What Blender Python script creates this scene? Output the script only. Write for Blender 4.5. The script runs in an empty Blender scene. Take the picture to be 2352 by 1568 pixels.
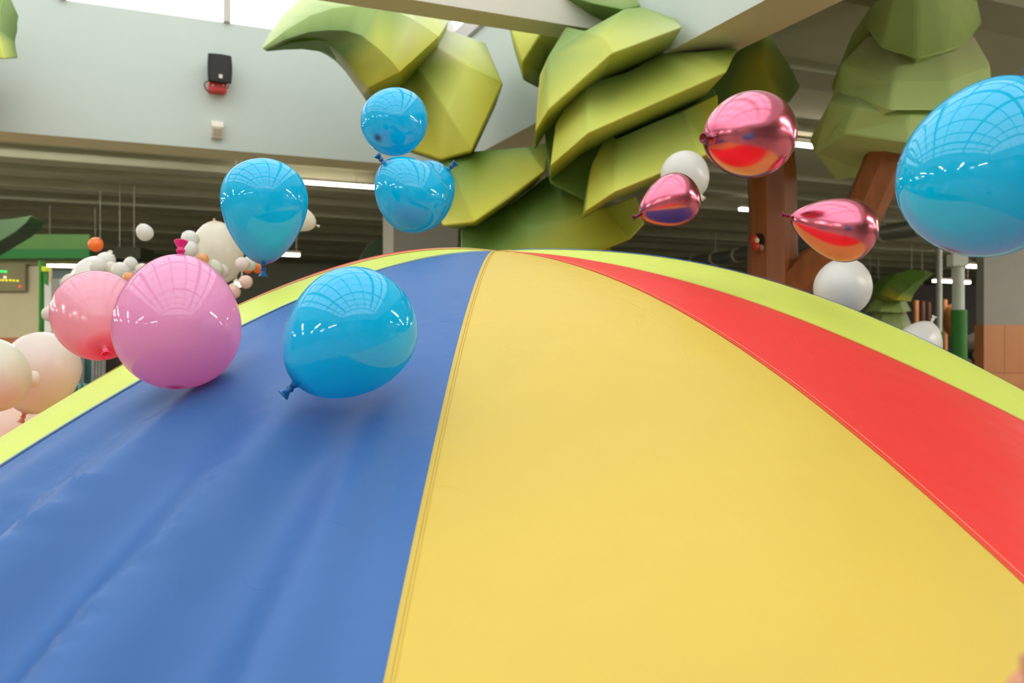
import bpy, bmesh, math, random
from mathutils import Vector, Matrix, noise
random.seed(7)
S = bpy.context.scene
COL = S.collection

# ------------------------------------------------------------------ camera, sky, exposure
F, CX, CY, EYE = 2009.0, 1176.0, 784.0, 1.5
cam = bpy.data.cameras.new('camera')
cam.sensor_width = 36.0
cam.lens = 36.0 * F / 2352.0
cam.clip_start, cam.clip_end = 0.05, 200
cam.dof.use_dof = True
cam.dof.focus_distance = 2.35
cam.dof.aperture_fstop = 4.0
cam_o = bpy.data.objects.new('camera', cam)
COL.objects.link(cam_o)
cam_o.location = (0, 0, EYE)
cam_o.rotation_euler = (math.pi / 2, 0, 0)
S.camera = cam_o

world = bpy.data.worlds.new('overcast_sky')
S.world = world
world.use_nodes = True
bg = world.node_tree.nodes['Background']
bg.inputs['Color'].default_value = (0.93, 0.97, 1.0, 1)
bg.inputs['Strength'].default_value = 3.7
S.view_settings.view_transform = 'Standard'
S.view_settings.look = 'None'
S.view_settings.exposure = -0.2
S.view_settings.gamma = 1.0
S.view_settings.use_curve_mapping = False
STRIP_POWER, HALL_FILL_POWER = 30.0, 90.0

# ------------------------------------------------------------------ helpers
def P(u, v, Y):
    return Vector(((u - CX) / F * Y, Y, EYE + (CY - v) / F * Y))

def on_z(u, v, Z):
    return P(u, v, (Z - EYE) * F / (CY - v))

RA = math.radians(23.72)
A = Vector((math.cos(RA), math.sin(RA), 0))
B = Vector((-math.sin(RA), math.cos(RA), 0))
CORNER = Vector((-0.650, 9.13, 0))
def R(a, b, z):
    return CORNER + A * a + B * b + Vector((0, 0, z))

def lin(c):
    return tuple((x / 255 / 12.92 if x / 255 <= 0.04045 else ((x / 255 + 0.055) / 1.055) ** 2.4) for x in c)

def obj(name, me, mat=None, parent=None):
    o = bpy.data.objects.new(name, me)
    COL.objects.link(o)
    if mat is not None and len(me.materials) == 0:
        me.materials.append(mat)
    if parent is not None:
        o.parent = parent
        o.matrix_parent_inverse = parent.matrix_basis.inverted()
    return o

def tag(o, label, cat, group=None, kind=None):
    if label: o['label'] = label
    if cat: o['category'] = cat
    if group: o['group'] = group
    if kind: o['kind'] = kind
    return o

def struct(o):
    o['kind'] = 'structure'
    return o

def empty(name, loc=(0, 0, 0)):
    o = bpy.data.objects.new(name, None)
    o.empty_display_size = 0.1
    COL.objects.link(o)
    o.location = loc
    return o

def mesh(name, verts, faces, smooth=False, sharp=None):
    me = bpy.data.meshes.new(name)
    me.from_pydata([tuple(v) for v in verts], [], faces)
    bm = bmesh.new(); bm.from_mesh(me)
    bmesh.ops.recalc_face_normals(bm, faces=bm.faces)
    bm.to_mesh(me); bm.free()
    if smooth:
        me.shade_smooth()
        if sharp: me.set_sharp_from_angle(angle=math.radians(sharp))
    me.update()
    return me

def rbox(name, a0, a1, b0, b1, z0, z1):
    v = [R(a, b, z) for z in (z0, z1) for (a, b) in ((a0, b0), (a1, b0), (a1, b1), (a0, b1))]
    f = [(0, 1, 2, 3), (4, 5, 6, 7), (0, 1, 5, 4), (1, 2, 6, 5), (2, 3, 7, 6), (3, 0, 4, 7)]
    return mesh(name, v, f)

def obox(name, c, ax, ay, az, bev=0.0):
    """box at c with half axes ax, ay, az (Vectors)"""
    bm = bmesh.new()
    vs = [bm.verts.new(c + ax * i + ay * j + az * k) for i in (-1, 1) for j in (-1, 1) for k in (-1, 1)]
    for f in ((0, 1, 3, 2), (4, 5, 7, 6), (0, 1, 5, 4), (2, 3, 7, 6), (0, 2, 6, 4), (1, 3, 7, 5)):
        bm.faces.new([vs[i] for i in f])
    bmesh.ops.recalc_face_normals(bm, faces=bm.faces)
    if bev:
        bmesh.ops.bevel(bm, geom=list(bm.edges), offset=bev, segments=2, affect='EDGES', profile=0.6)
    me = bpy.data.meshes.new(name); bm.to_mesh(me); bm.free()
    return me

def tube_mesh(name, pts, radii, n=10, smooth=True, flat=False):
    """swept tube through points"""
    pts = [Vector(p) for p in pts]
    verts, faces = [], []
    up = Vector((0.13, 0.31, 0.94))
    prev = None
    for i, p in enumerate(pts):
        d = (pts[min(i + 1, len(pts) - 1)] - pts[max(i - 1, 0)]).normalized()
        if prev is None:
            x = d.cross(up)
            if x.length < 0.1: x = d.cross(Vector((1, 0, 0)))
            x.normalize()
        else:
            x = (prev - d * prev.dot(d)).normalized()
        prev = x
        y = d.cross(x)
        for k in range(n):
            t = 2 * math.pi * k / n
            verts.append(p + (x * math.cos(t) + y * math.sin(t)) * radii[i])
    for i in range(len(pts) - 1):
        for k in range(n):
            faces.append((i * n + k, i * n + (k + 1) % n, (i + 1) * n + (k + 1) % n, (i + 1) * n + k))
    faces.append(tuple(range(n)))
    faces.append(tuple((len(pts) - 1) * n + k for k in range(n)))
    return mesh(name, verts, faces, smooth=smooth, sharp=50 if not flat else None)

def lathe(name, prof, n=32, axis=Vector((0, 0, 1)), smooth=True):
    """prof: list of (r, z) from bottom to top; r=0 at the ends closes it"""
    verts, faces, rings = [], [], []
    for r, z in prof:
        if r < 1e-6:
            rings.append([len(verts)]); verts.append((0, 0, z))
        else:
            rings.append(list(range(len(verts), len(verts) + n)))
            for k in range(n):
                t = 2 * math.pi * k / n
                verts.append((r * math.cos(t), r * math.sin(t), z))
    for i in range(len(rings) - 1):
        a, b = rings[i], rings[i + 1]
        for k in range(n):
            k2 = (k + 1) % n
            if len(a) == 1 and len(b) == 1: continue
            if len(a) == 1: faces.append((a[0], b[k2], b[k]))
            elif len(b) == 1: faces.append((a[k], a[k2], b[0]))
            else: faces.append((a[k], a[k2], b[k2], b[k]))
    return mesh(name, verts, faces, smooth=smooth)

# ------------------------------------------------------------------ materials
def new_mat(name):
    m = bpy.data.materials.new(name)
    m.use_nodes = True
    nt = m.node_tree
    return m, nt, nt.nodes['Principled BSDF'], nt.nodes['Material Output']

def N(nt, t, **kw):
    n = nt.nodes.new(t)
    for k, v in kw.items():
        if k in n.inputs: n.inputs[k].default_value = v
        else: setattr(n, k, v)
    return n

def mixc(nt, fac, c1, c2, blend='MIX'):
    m = nt.nodes.new('ShaderNodeMix'); m.data_type = 'RGBA'; m.blend_type = blend
    for sock, val in ((0, fac), (6, c1), (7, c2)):
        if hasattr(val, 'is_output'): nt.links.new(val, m.inputs[sock])
        elif isinstance(val, (int, float)): m.inputs[sock].default_value = val
        else: m.inputs[sock].default_value = tuple(val)[:3] + (1,)
    return m.outputs[2]

def plain(name, rgb, rough=0.6, metal=0.0, var=0.08, scale=6.0, bump=0.0, bscale=40.0, spec=0.5):
    m, nt, b, out = new_mat(name)
    c = lin(rgb)
    tc = N(nt, 'ShaderNodeTexCoord')
    nz = N(nt, 'ShaderNodeTexNoise', Scale=scale, Detail=4.0)
    nt.links.new(tc.outputs['Object'], nz.inputs['Vector'])
    col = mixc(nt, nz.outputs['Fac'], [x * (1 - var) for x in c], [min(1, x * (1 + var)) for x in c])
    nt.links.new(col, b.inputs['Base Color'])
    b.inputs['Roughness'].default_value = rough
    b.inputs['Metallic'].default_value = metal
    b.inputs['Specular IOR Level'].default_value = spec
    if bump:
        n2 = N(nt, 'ShaderNodeTexNoise', Scale=bscale, Detail=3.0)
        nt.links.new(tc.outputs['Object'], n2.inputs['Vector'])
        bp = N(nt, 'ShaderNodeBump', Strength=bump, Distance=0.02)
        nt.links.new(n2.outputs['Fac'], bp.inputs['Height'])
        nt.links.new(bp.outputs['Normal'], b.inputs['Normal'])
    return m

def emit(name, rgb, strength):
    m, nt, b, out = new_mat(name)
    b.inputs['Base Color'].default_value = lin(rgb) + (1,)
    b.inputs['Emission Color'].default_value = lin(rgb) + (1,)
    b.inputs['Emission Strength'].default_value = strength
    return m

def fabric(name, rgb, trans=0.22):
    """thin woven nylon: faint weave, soft creases, some light passes through"""
    m, nt, b, out = new_mat(name)
    c = lin(rgb)
    tc = N(nt, 'ShaderNodeTexCoord')
    n1 = N(nt, 'ShaderNodeTexNoise', Scale=1.6, Detail=5.0, Roughness=0.6)
    nt.links.new(tc.outputs['Object'], n1.inputs['Vector'])
    col = mixc(nt, n1.outputs['Fac'], [x * 0.94 for x in c], [min(1, x * 1.05) for x in c])
    # scuffs with a shape of their own
    n2 = N(nt, 'ShaderNodeTexNoise', Scale=26.0, Detail=6.0, Roughness=0.7)
    nt.links.new(tc.outputs['Object'], n2.inputs['Vector'])
    n3 = N(nt, 'ShaderNodeTexNoise', Scale=1.9, Detail=1.0)
    nt.links.new(tc.outputs['Object'], n3.inputs['Vector'])
    mul = N(nt, 'ShaderNodeMath', operation='MULTIPLY')
    nt.links.new(n2.outputs['Fac'], mul.inputs[0]); nt.links.new(n3.outputs['Fac'], mul.inputs[1])
    rp = N(nt, 'ShaderNodeValToRGB')
    rp.color_ramp.elements[0].position = 0.40; rp.color_ramp.elements[0].color = (0, 0, 0, 1)
    rp.color_ramp.elements[1].position = 0.50; rp.color_ramp.elements[1].color = (0.22, 0.22, 0.22, 1)
    nt.links.new(mul.outputs[0], rp.inputs['Fac'])
    col = mixc(nt, rp.outputs['Color'], col, [x * 0.62 for x in c])
    nt.links.new(col, b.inputs['Base Color'])
    b.inputs['Roughness'].default_value = 0.46
    b.inputs['Specular IOR Level'].default_value = 0.35
    # soft undulation and a few thin creases where a stretched noise crosses its middle value
    mp = N(nt, 'ShaderNodeMapping'); mp.inputs['Scale'].default_value = (1.6, 0.9, 1.6)
    mp.inputs['Rotation'].default_value = (0, 0, 0.7)
    nt.links.new(tc.outputs['Object'], mp.inputs['Vector'])
    n4 = N(nt, 'ShaderNodeTexNoise', Scale=5.0, Detail=1.5, Roughness=0.5)
    nt.links.new(mp.outputs['Vector'], n4.inputs['Vector'])
    mr = N(nt, 'ShaderNodeMapRange'); mr.inputs[1].default_value = 0.49; mr.inputs[2].default_value = 0.51
    mr.interpolation_type = 'SMOOTHSTEP'
    nt.links.new(n4.outputs['Fac'], mr.inputs[0])
    n6 = N(nt, 'ShaderNodeTexNoise', Scale=2.2, Detail=1.0)
    nt.links.new(tc.outputs['Object'], n6.inputs['Vector'])
    m6 = N(nt, 'ShaderNodeMapRange'); m6.inputs[1].default_value = 0.5; m6.inputs[2].default_value = 0.68
    nt.links.new(n6.outputs['Fac'], m6.inputs[0])
    cr = N(nt, 'ShaderNodeMath', operation='MULTIPLY')
    nt.links.new(mr.outputs[0], cr.inputs[0]); nt.links.new(m6.outputs[0], cr.inputs[1])
    ad = N(nt, 'ShaderNodeMath', operation='MULTIPLY_ADD'); ad.inputs[1].default_value = 0.10
    nt.links.new(cr.outputs[0], ad.inputs[0])
    n7 = N(nt, 'ShaderNodeTexNoise', Scale=7.0, Detail=2.0)
    nt.links.new(tc.outputs['Object'], n7.inputs['Vector'])
    nt.links.new(n7.outputs['Fac'], ad.inputs[2])
    bp = N(nt, 'ShaderNodeBump', Strength=0.36, Distance=0.02)
    nt.links.new(ad.outputs[0], bp.inputs['Height'])
    n5 = N(nt, 'ShaderNodeTexNoise', Scale=420.0, Detail=2.0)
    nt.links.new(tc.outputs['Object'], n5.inputs['Vector'])
    bp2 = N(nt, 'ShaderNodeBump', Strength=0.10, Distance=0.002)
    nt.links.new(n5.outputs['Fac'], bp2.inputs['Height'])
    nt.links.new(bp.outputs['Normal'], bp2.inputs['Normal'])
    nt.links.new(bp2.outputs['Normal'], b.inputs['Normal'])
    tr = N(nt, 'ShaderNodeBsdfTranslucent')
    nt.links.new(col, tr.inputs['Color'])
    mx = N(nt, 'ShaderNodeMixShader'); mx.inputs[0].default_value = trans
    nt.links.new(b.outputs[0], mx.inputs[1]); nt.links.new(tr.outputs[0], mx.inputs[2])
    nt.links.new(mx.outputs[0], out.inputs['Surface'])
    return m

def latex(name, rgb, deep=None, trans=0.3, rough=0.05, metal=0.0, spec=0.95):
    """stretched latex: thicker and deeper coloured at the nipple and neck"""
    m, nt, b, out = new_mat(name)
    c = lin(rgb)
    d = lin(deep) if deep else [x * 0.35 for x in c]
    tc = N(nt, 'ShaderNodeTexCoord')
    sp = N(nt, 'ShaderNodeSeparateXYZ')
    nt.links.new(tc.outputs['Generated'], sp.inputs[0])
    rp = N(nt, 'ShaderNodeValToRGB')
    e = rp.color_ramp.elements
    e[0].position = 0.0; e[0].color = (1, 1, 1, 1)
    e[1].position = 0.006; e[1].color = (0, 0, 0, 1)
    x = rp.color_ramp.elements.new(0.90); x.color = (0, 0, 0, 1)
    x = rp.color_ramp.elements.new(0.985); x.color = (1, 1, 1, 1)
    nt.links.new(sp.outputs['Z'], rp.inputs['Fac'])
    nz = N(nt, 'ShaderNodeTexNoise', Scale=5.0, Detail=2.0)
    nt.links.new(tc.outputs['Generated'], nz.inputs['Vector'])
    col = mixc(nt, nz.outputs['Fac'], [x * 0.96 for x in c], [min(1, x * 1.03) for x in c])
    col = mixc(nt, rp.outputs['Color'], col, d)
    nt.links.new(col, b.inputs['Base Color'])
    b.inputs['Roughness'].default_value = rough
    b.inputs['Metallic'].default_value = metal
    b.inputs['Specular IOR Level'].default_value = spec
    if trans:
        tr = N(nt, 'ShaderNodeBsdfTranslucent')
        nt.links.new(col, tr.inputs['Color'])
        mx = N(nt, 'ShaderNodeMixShader'); mx.inputs[0].default_value = trans
        nt.links.new(b.outputs[0], mx.inputs[1]); nt.links.new(tr.outputs[0], mx.inputs[2])
        nt.links.new(mx.outputs[0], out.inputs['Surface'])
    return m

def foam_mat():
    """airbrushed foam: sprayed colour plus painted light and shade kept per vertex, mottled by noise"""
    m, nt, b, out = new_mat('airbrushed_shaded_foam')
    at = N(nt, 'ShaderNodeVertexColor', layer_name='paint')
    tc = N(nt, 'ShaderNodeTexCoord')
    nz = N(nt, 'ShaderNodeTexNoise', Scale=2.2, Detail=3.0)
    nt.links.new(tc.outputs['Object'], nz.inputs['Vector'])
    dark = mixc(nt, 1.0, at.outputs['Color'], (0.84, 0.92, 0.74), 'MULTIPLY')
    lite = mixc(nt, 1.0, at.outputs['Color'], (1.28, 1.2, 1.2), 'MULTIPLY')
    col = mixc(nt, nz.outputs['Fac'], dark, lite)
    nt.links.new(col, b.inputs['Base Color'])
    b.inputs['Roughness'].default_value = 0.55
    b.inputs['Specular IOR Level'].default_value = 0.3
    n2 = N(nt, 'ShaderNodeTexNoise', Scale=60.0, Detail=2.0)
    nt.links.new(tc.outputs['Object'], n2.inputs['Vector'])
    bp = N(nt, 'ShaderNodeBump', Strength=0.06, Distance=0.01)
    nt.links.new(n2.outputs['Fac'], bp.inputs['Height'])
    nt.links.new(bp.outputs['Normal'], b.inputs['Normal'])
    return m

def bark_mat():
    m, nt, b, out = new_mat('painted_bark')
    tc = N(nt, 'ShaderNodeTexCoord')
    mp = N(nt, 'ShaderNodeMapping'); mp.inputs['Scale'].default_value = (9, 9, 0.9)
    nt.links.new(tc.outputs['Object'], mp.inputs['Vector'])
    nz = N(nt, 'ShaderNodeTexNoise', Scale=1.4, Detail=4.0)
    nt.links.new(mp.outputs['Vector'], nz.inputs['Vector'])
    col = mixc(nt, nz.outputs['Fac'], lin((104, 58, 26)), lin((172, 100, 52)))
    nt.links.new(col, b.inputs['Base Color'])
    b.inputs['Roughness'].default_value = 0.5
    bp = N(nt, 'ShaderNodeBump', Strength=0.25, Distance=0.02)
    nt.links.new(nz.outputs['Fac'], bp.inputs['Height'])
    nt.links.new(bp.outputs['Normal'], b.inputs['Normal'])
    return m

def wood_mat(name, c1, c2, sc=(1.5, 1.5, 14)):
    m, nt, b, out = new_mat(name)
    tc = N(nt, 'ShaderNodeTexCoord')
    mp = N(nt, 'ShaderNodeMapping'); mp.inputs['Scale'].default_value = sc
    nt.links.new(tc.outputs['Object'], mp.inputs['Vector'])
    nz = N(nt, 'ShaderNodeTexNoise', Scale=1.2, Detail=5.0, Distortion=0.8)
    nt.links.new(mp.outputs['Vector'], nz.inputs['Vector'])
    col = mixc(nt, nz.outputs['Fac'], lin(c1), lin(c2))
    nt.links.new(col, b.inputs['Base Color'])
    b.inputs['Roughness'].default_value = 0.45
    return m

def glass_mat():
    m, nt, b, out = new_mat('skylight_glass')
    tr = N(nt, 'ShaderNodeBsdfTransparent'); tr.inputs['Color'].default_value = (0.93, 0.95, 0.94, 1)
    gl = N(nt, 'ShaderNodeBsdfGlossy'); gl.inputs['Roughness'].default_value = 0.03
    mx = N(nt, 'ShaderNodeMixShader'); mx.inputs[0].default_value = 0.06
    nt.links.new(tr.outputs[0], mx.inputs[1]); nt.links.new(gl.outputs[0], mx.inputs[2])
    nt.links.new(mx.outputs[0], out.inputs['Surface'])
    return m

M = {}
M['wall'] = plain('well_wall_paint', (206, 213, 206), 0.75, var=0.02, bump=0.03, bscale=120)
M['soffit'] = plain('soffit_paint', (206, 200, 164), 0.7, var=0.03)
M['beam_white'] = plain('white_beam_paint', (232, 224, 212), 0.6, var=0.02)
M['ceiling'] = plain('ceiling_paint', (178, 182, 156), 0.8, var=0.06, scale=0.5)
M['ceiling2'] = plain('ceiling_rib_paint', (162, 164, 140), 0.8, var=0.06, scale=0.5)
M['farwall'] = plain('hall_wall_paint', (128, 134, 116), 0.8, var=0.08, scale=0.6)
M['floor'] = wood_mat('pale_floor', (128, 120, 106), (146, 138, 122), (1, 6, 1))
M['bars'] = plain('glazing_bar_paint', (206, 196, 188), 0.5, var=0.03)
M['glass'] = glass_mat()
M['foam'] = foam_mat()
M['bark'] = bark_mat()
M['strip'] = emit('strip_light_glow', (255, 236, 214), STRIP_POWER)
M['hall_fill'] = emit('hall_fill_glow', (255, 248, 238), HALL_FILL_POWER)
M['strip_case'] = plain('strip_housing', (210, 205, 195), 0.5)
FAB = [fabric('nylon_yellow', (228, 194, 84)), fabric('nylon_red', (246, 62, 58)),
       fabric('nylon_lime', (220, 232, 104)), fabric('nylon_blue', (68, 112, 178))]
M['hem_y'] = fabric('seam_yellow', (218, 186, 84))
M['hem_b'] = fabric('seam_blue', (52, 92, 150))
M['hem_r'] = fabric('seam_red', (238, 74, 58))
M['thread'] = plain('orange_thread', (240, 140, 92), 0.6)
M['thread_l'] = plain('pale_thread', (150, 186, 170), 0.6)
M['blue'] = latex('latex_blue', (0, 204, 246), (4, 70, 140), 0.40)
M['blue_knot'] = plain('latex_blue_thick', (10, 92, 158), 0.25)
M['pinkm'] = latex('latex_orchid', (250, 172, 214), (200, 30, 124), 0.42)
M['pinkm_knot'] = plain('latex_orchid_thick', (226, 26, 116), 0.28)
M['pinkb'] = latex('latex_pink', (244, 172, 194), (222, 74, 84), 0.32, rough=0.16)
M['pinkb_knot'] = plain('latex_pink_thick', (226, 84, 120), 0.28)
M['chrome'] = latex('chrome_mauve', (222, 116, 140), (120, 44, 66), 0.0, rough=0.2, metal=1.0)
M['chrome_knot'] = plain('chrome_mauve_thick', (120, 44, 62), 0.3, metal=0.6)
M['white'] = latex('latex_white', (236, 232, 226), (210, 205, 196), 0.35, rough=0.3)
M['white_knot'] = plain('latex_white_thick', (228, 222, 212), 0.35)
M['cream'] = latex('latex_cream', (228, 228, 210), (214, 204, 160), 0.4, rough=0.3)
M['peach'] = latex('latex_peach', (232, 218, 210), (196, 120, 92), 0.34, rough=0.3)
M['peach_knot'] = plain('latex_peach_thick', (206, 128, 100), 0.4)
M['sand'] = latex('latex_sand', (238, 230, 216), (206, 170, 128), 0.4, rough=0.3)
M['blush'] = latex('latex_blush', (240, 208, 194), (196, 130, 110), 0.4, rough=0.3)
M['orange'] = latex('latex_orange', (255, 140, 44), (220, 90, 20), 0.35, rough=0.3)
M['apricot'] = latex('latex_apricot', (244, 178, 112), (220, 130, 60), 0.35, rough=0.3)
M['black'] = plain('black_grille', (46, 44, 42), 0.7, bump=0.25, bscale=260)
M['red_box'] = plain('red_metal', (214, 42, 34), 0.4)
M['ivory'] = plain('ivory_plastic', (232, 220, 204), 0.5)
M['green_pole'] = plain('green_pole_paint', (38, 120, 30), 0.45)
M['grey_pole'] = plain('pale_column_paint', (198, 206, 196), 0.5)
M['skin'] = plain('skin', (204, 140, 108), 0.5, var=0.05, scale=30, bump=0.05, bscale=300)
M['sleeve'] = plain('sleeve_cloth', (70, 74, 84), 0.8, bump=0.1, bscale=200)

# ------------------------------------------------------------------ the hall: floor, ceilings, light well, outer walls
A0, A1, B0, B1 = -20.0, 26.0, -16.0, 17.0          # outer walls
WA0, WB0 = -7.2, -13.0                             # light well: a -7.2..0, b -13..0
ZS, ZC, ZW = 3.30, 3.90, 4.50                      # soffit, ceiling, top of the well walls
BW = 0.38                                          # bulkhead width
struct(obj('floor', rbox('floor', A0, A1, B0, B1, -0.1, 0.0), M['floor']))
for nm, r in (('wall_back', (A0, A1, B1, B1 + 0.2)), ('wall_front', (A0, A1, B0 - 0.2, B0)),
              ('wall_left', (A0 - 0.2, A0, B0, B1)), ('wall_right', (A1, A1 + 0.2, B0, B1))):
    struct(obj(nm, rbox(nm, r[0], r[1], r[2], r[3], 0.0, ZC + 0.1), M['farwall']))
# bulkheads round the light well: painted pale inside, olive underside
def bulkhead(nm, a0, a1, b0, b1):
    me = rbox(nm, a0, a1, b0, b1, ZS, ZW)
    me.materials.append(M['wall']); me.materials.append(M['soffit'])
    for p in me.polygons:
        if p.normal.z < -0.9: p.material_index = 1
    return struct(obj(nm, me))
bulkhead('wall_well_back', WA0 - BW, BW, 0.0, BW + 0.04)
bulkhead('wall_well_right', 0.0, BW, WB0 - BW, 0.0)
bulkhead('wall_well_left', WA0 - BW, WA0, WB0 - BW, 0.0)
bulkhead('wall_well_front', WA0, 0.0, WB0 - BW, WB0)
ceil_root = struct(empty('ceiling', R(0, 0, ZC)))
for r in ((A0, A1, BW, B1), (A0, A1, B0, WB0 - BW), (A0, WA0 - BW, WB0 - BW, BW), (BW, A1, WB0 - BW, BW)):
    obj('ceiling_slab', rbox('ceiling_slab', r[0], r[1], r[2], r[3], ZC, ZC + 0.12), M['ceiling'], ceil_root)
# shallow ceiling ribs that run along the back of the hall
for i in range(13):
    b = 1.15 + i * 1.2
    obj('ceiling_rib', rbox('ceiling_rib', A0, A1, b, b + 0.42, ZC - 0.10 - 0.03 * (i % 3), ZC), M['ceiling2'], ceil_root)
for i in range(6):
    b = -1.1 - i * 1.7
    obj('ceiling_rib', rbox('ceiling_rib', BW, A1, b, b + 0.42, ZC - 0.09, ZC), M['ceiling2'], ceil_root)

# ------------------------------------------------------------------ glazed barrel-vault skylight
NSEG, RISE = 8, 1.4
sky_root = struct(empty('skylight', R(WA0 / 2, WB0 / 2, ZW)))
def arch(t):
    ang = math.pi * t
    a = WA0 / 2 + (-WA0 / 2) * -math.cos(ang)
    return a, ZW + 0.06 + RISE * math.sin(ang)
ribs = [WB0 + (-WB0) * i / 9 for i in range(10)]
for b in ribs:
    for i in range(NSEG):
        a0, z0 = arch(i / NSEG); a1, z1 = arch((i + 1) / NSEG)
        p, q = R(a0, b, z0), R(a1, b, z1)
        d = (q - p) / 2
        n = B.cross(d).normalized()
        obj('glazing_rib', obox('glazing_rib', (p + q) / 2, d * 1.02, B * (0.11 if ribs.index(b) % 3 == 0 else 0.035), n * 0.09), M['bars'], sky_root)
for i in range(NSEG + 1):
    a, z = arch(i / NSEG)
    obj('glazing_purlin', obox('glazing_purlin', R(a, WB0 / 2, z), A * (0.12 if i in (2, 6) else 0.045), B * (-WB0 / 2), Vector((0, 0, 0.08))), M['bars'], sky_root)
for j in range(9):
    for i in range(NSEG):
        a0, z0 = arch(i / NSEG); a1, z1 = arch((i + 1) / NSEG)
        p, q = R(a0, (ribs[j] + ribs[j + 1]) / 2, z0), R(a1, (ribs[j] + ribs[j + 1]) / 2, z1)
        d = (q - p) / 2
        n = B.cross(d).normalized()
        obj('glass_pane', obox('glass_pane', (p + q) / 2, d * 0.99, B * (-WB0 / 18 - 0.05), n * 0.006), M['glass'], sky_root)
for b in (0.0, WB0):                                   # glazed gables
    for i in range(NSEG):
        a0, z0 = arch(i / NSEG); a1, z1 = arch((i + 1) / NSEG)
        v = [R(a0, b, ZW), R(a1, b, ZW), R(a1, b, z1), R(a0, b, z0)]
        v += [x + B * 0.012 for x in v]
        obj('gable_pane', mesh('gable_pane', v, [(0, 1, 2, 3), (4, 5, 6, 7), (0, 1, 5, 4), (1, 2, 6, 5), (2, 3, 7, 6), (3, 0, 4, 7)]), M['glass'], sky_root)
        if i:
            obj('gable_mullion', obox('gable_mullion', R(a0, b, (ZW + z0) / 2), A * 0.03, B * 0.04, Vector((0, 0, (z0 - ZW) / 2))), M['bars'], sky_root)

# white beam that crosses the light well and ends on the right wall of the well
pe = P(1392, 72, 5.92)
def to_room(p):
    d = p - CORNER
    return d.dot(A), d.dot(B)
ea, eb = to_room(pe)
bz = pe.z
bm_me = rbox('cross_beam', WA0, -0.001, eb, eb + 0.24, bz, bz + 0.20)
bm_me.materials.append(M['beam_white']); bm_me.materials.append(M['soffit'])
for p in bm_me.polygons:
    if p.normal.z < -0.9: p.material_index = 1
tag(obj('cross_beam', bm_me), 'long white beam crossing the skylight well above the foam tree', 'beam')

# pillar under the corner of the well
pil = struct(obj('trim_1', rbox('pillar', -0.60, 0.10, 0.02, 0.42, 0.0, ZS), plain('pillar_paint', (132, 128, 116), 0.7)))

# ------------------------------------------------------------------ the parachute
XA, YA = (1140 - CX) / F * 3.2, 3.2
T0, WP, RIM = -4.0, 30.0, 2.62
PUCK = []
_rp = random.Random(3)
for th, r0, r1, n in ((-16.0, 1.66, 1.90, 6), (-16.6, 1.92, 2.08, 5), (-26.9, 1.58, 1.80, 7), (-24.2, 1.76, 1.95, 4), (-29.0, 1.75, 1.9, 4)):
    for i in range(n):
        PUCK.append((th + _rp.uniform(-0.35, 0.35), r0 + (r1 - r0) * (i + _rp.uniform(0.2, 0.8)) / n, _rp.uniform(0.4, 1.0)))
# how the cloth falls away from the crown along each bearing (bearing, a, b, c)
PROF = [(-180.0, 0.147, 0.0931, 0.0143), (-120.0, 0.0213, 0.2552, -0.0167), (-92.0, -0.09, 0.45, -0.072), (-64.0, -0.10, 0.43, -0.066),
        (-34.0, 0.0767, 0.1721, -0.0135), (-4.0, 0.079, 0.2196, -0.029), (26.0, 0.0987, 0.1125, 0.0082), (56.0, 0.0779, 0.1623, -0.0096),
        (86.0, -0.066, 0.1902, 0.0021), (120.0, 0.0367, 0.1322, 0.0223), (180.0, 0.147, 0.0931, 0.0143)]
def seam_th(k): return {0: -3.3, -2: -51.0, 3: 80.0}.get(k, T0 + WP * k)
def surf(r, th):
    th = (th + 180.0) % 360.0 - 180.0
    i = 0
    while PROF[i + 1][0] < th: i += 1
    p0, p1 = PROF[i], PROF[i + 1]
    t = (th - p0[0]) / (p1[0] - p0[0]); t = t * t * (3 - 2 * t)
    ca, cb, cc = [p0[j] * (1 - t) + p1[j] * t for j in (1, 2, 3)]
    z = 1.83 - ca * r - cb * r * r - cc * r ** 3
    f = ((th - T0) / WP) % 1.0
    z += 0.012 * math.sin(math.pi * f) * min(1.0, r)            # each panel billows between its seams
    x, y = XA + r * math.sin(math.radians(th)), YA - r * math.cos(math.radians(th))
    z += 0.008 * noise.noise(Vector((x * 1.3, y * 1.3, 0.3))) * min(1, r / 0.6)
    if -36 < th < -2:
        k = max(0.0, min(1.0, (r - 1.05) / 0.95)); k = k * k * (3 - 2 * k) * (1 + max(0.0, r - 1.85) * 1.6)
        win = max(0.0, min(1.0, (th + 32) / 5, (-4.5 - th) / 4))
        z += 0.032 * k * win * math.cos(2 * math.pi * (th + 15.8) / 8.2)
        for tf, rf, s in PUCK:
            dx = (th - tf) / 57.3 * r; dy = r - rf
            if abs(dx) < 0.09 and abs(dy) < 0.06:
                z += 0.017 * s * math.exp(-(dx / 0.026) ** 2 - ((dy + dx * 0.6) / 0.013) ** 2)
    if r < 0.5 and 100 < th % 360 < 170:                        # crumpled cloth just behind the crown
        z += 0.012 * math.sin(r * 60) * math.sin(math.pi * (r / 0.5))
    return Vector((x, y, z))
def zsurf(x, y):
    dx, dy = x - XA, y - YA
    r = math.hypot(dx, dy); th = math.degrees(math.atan2(dx, -dy))
    return surf(r, th).z if r < RIM else -9

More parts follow.
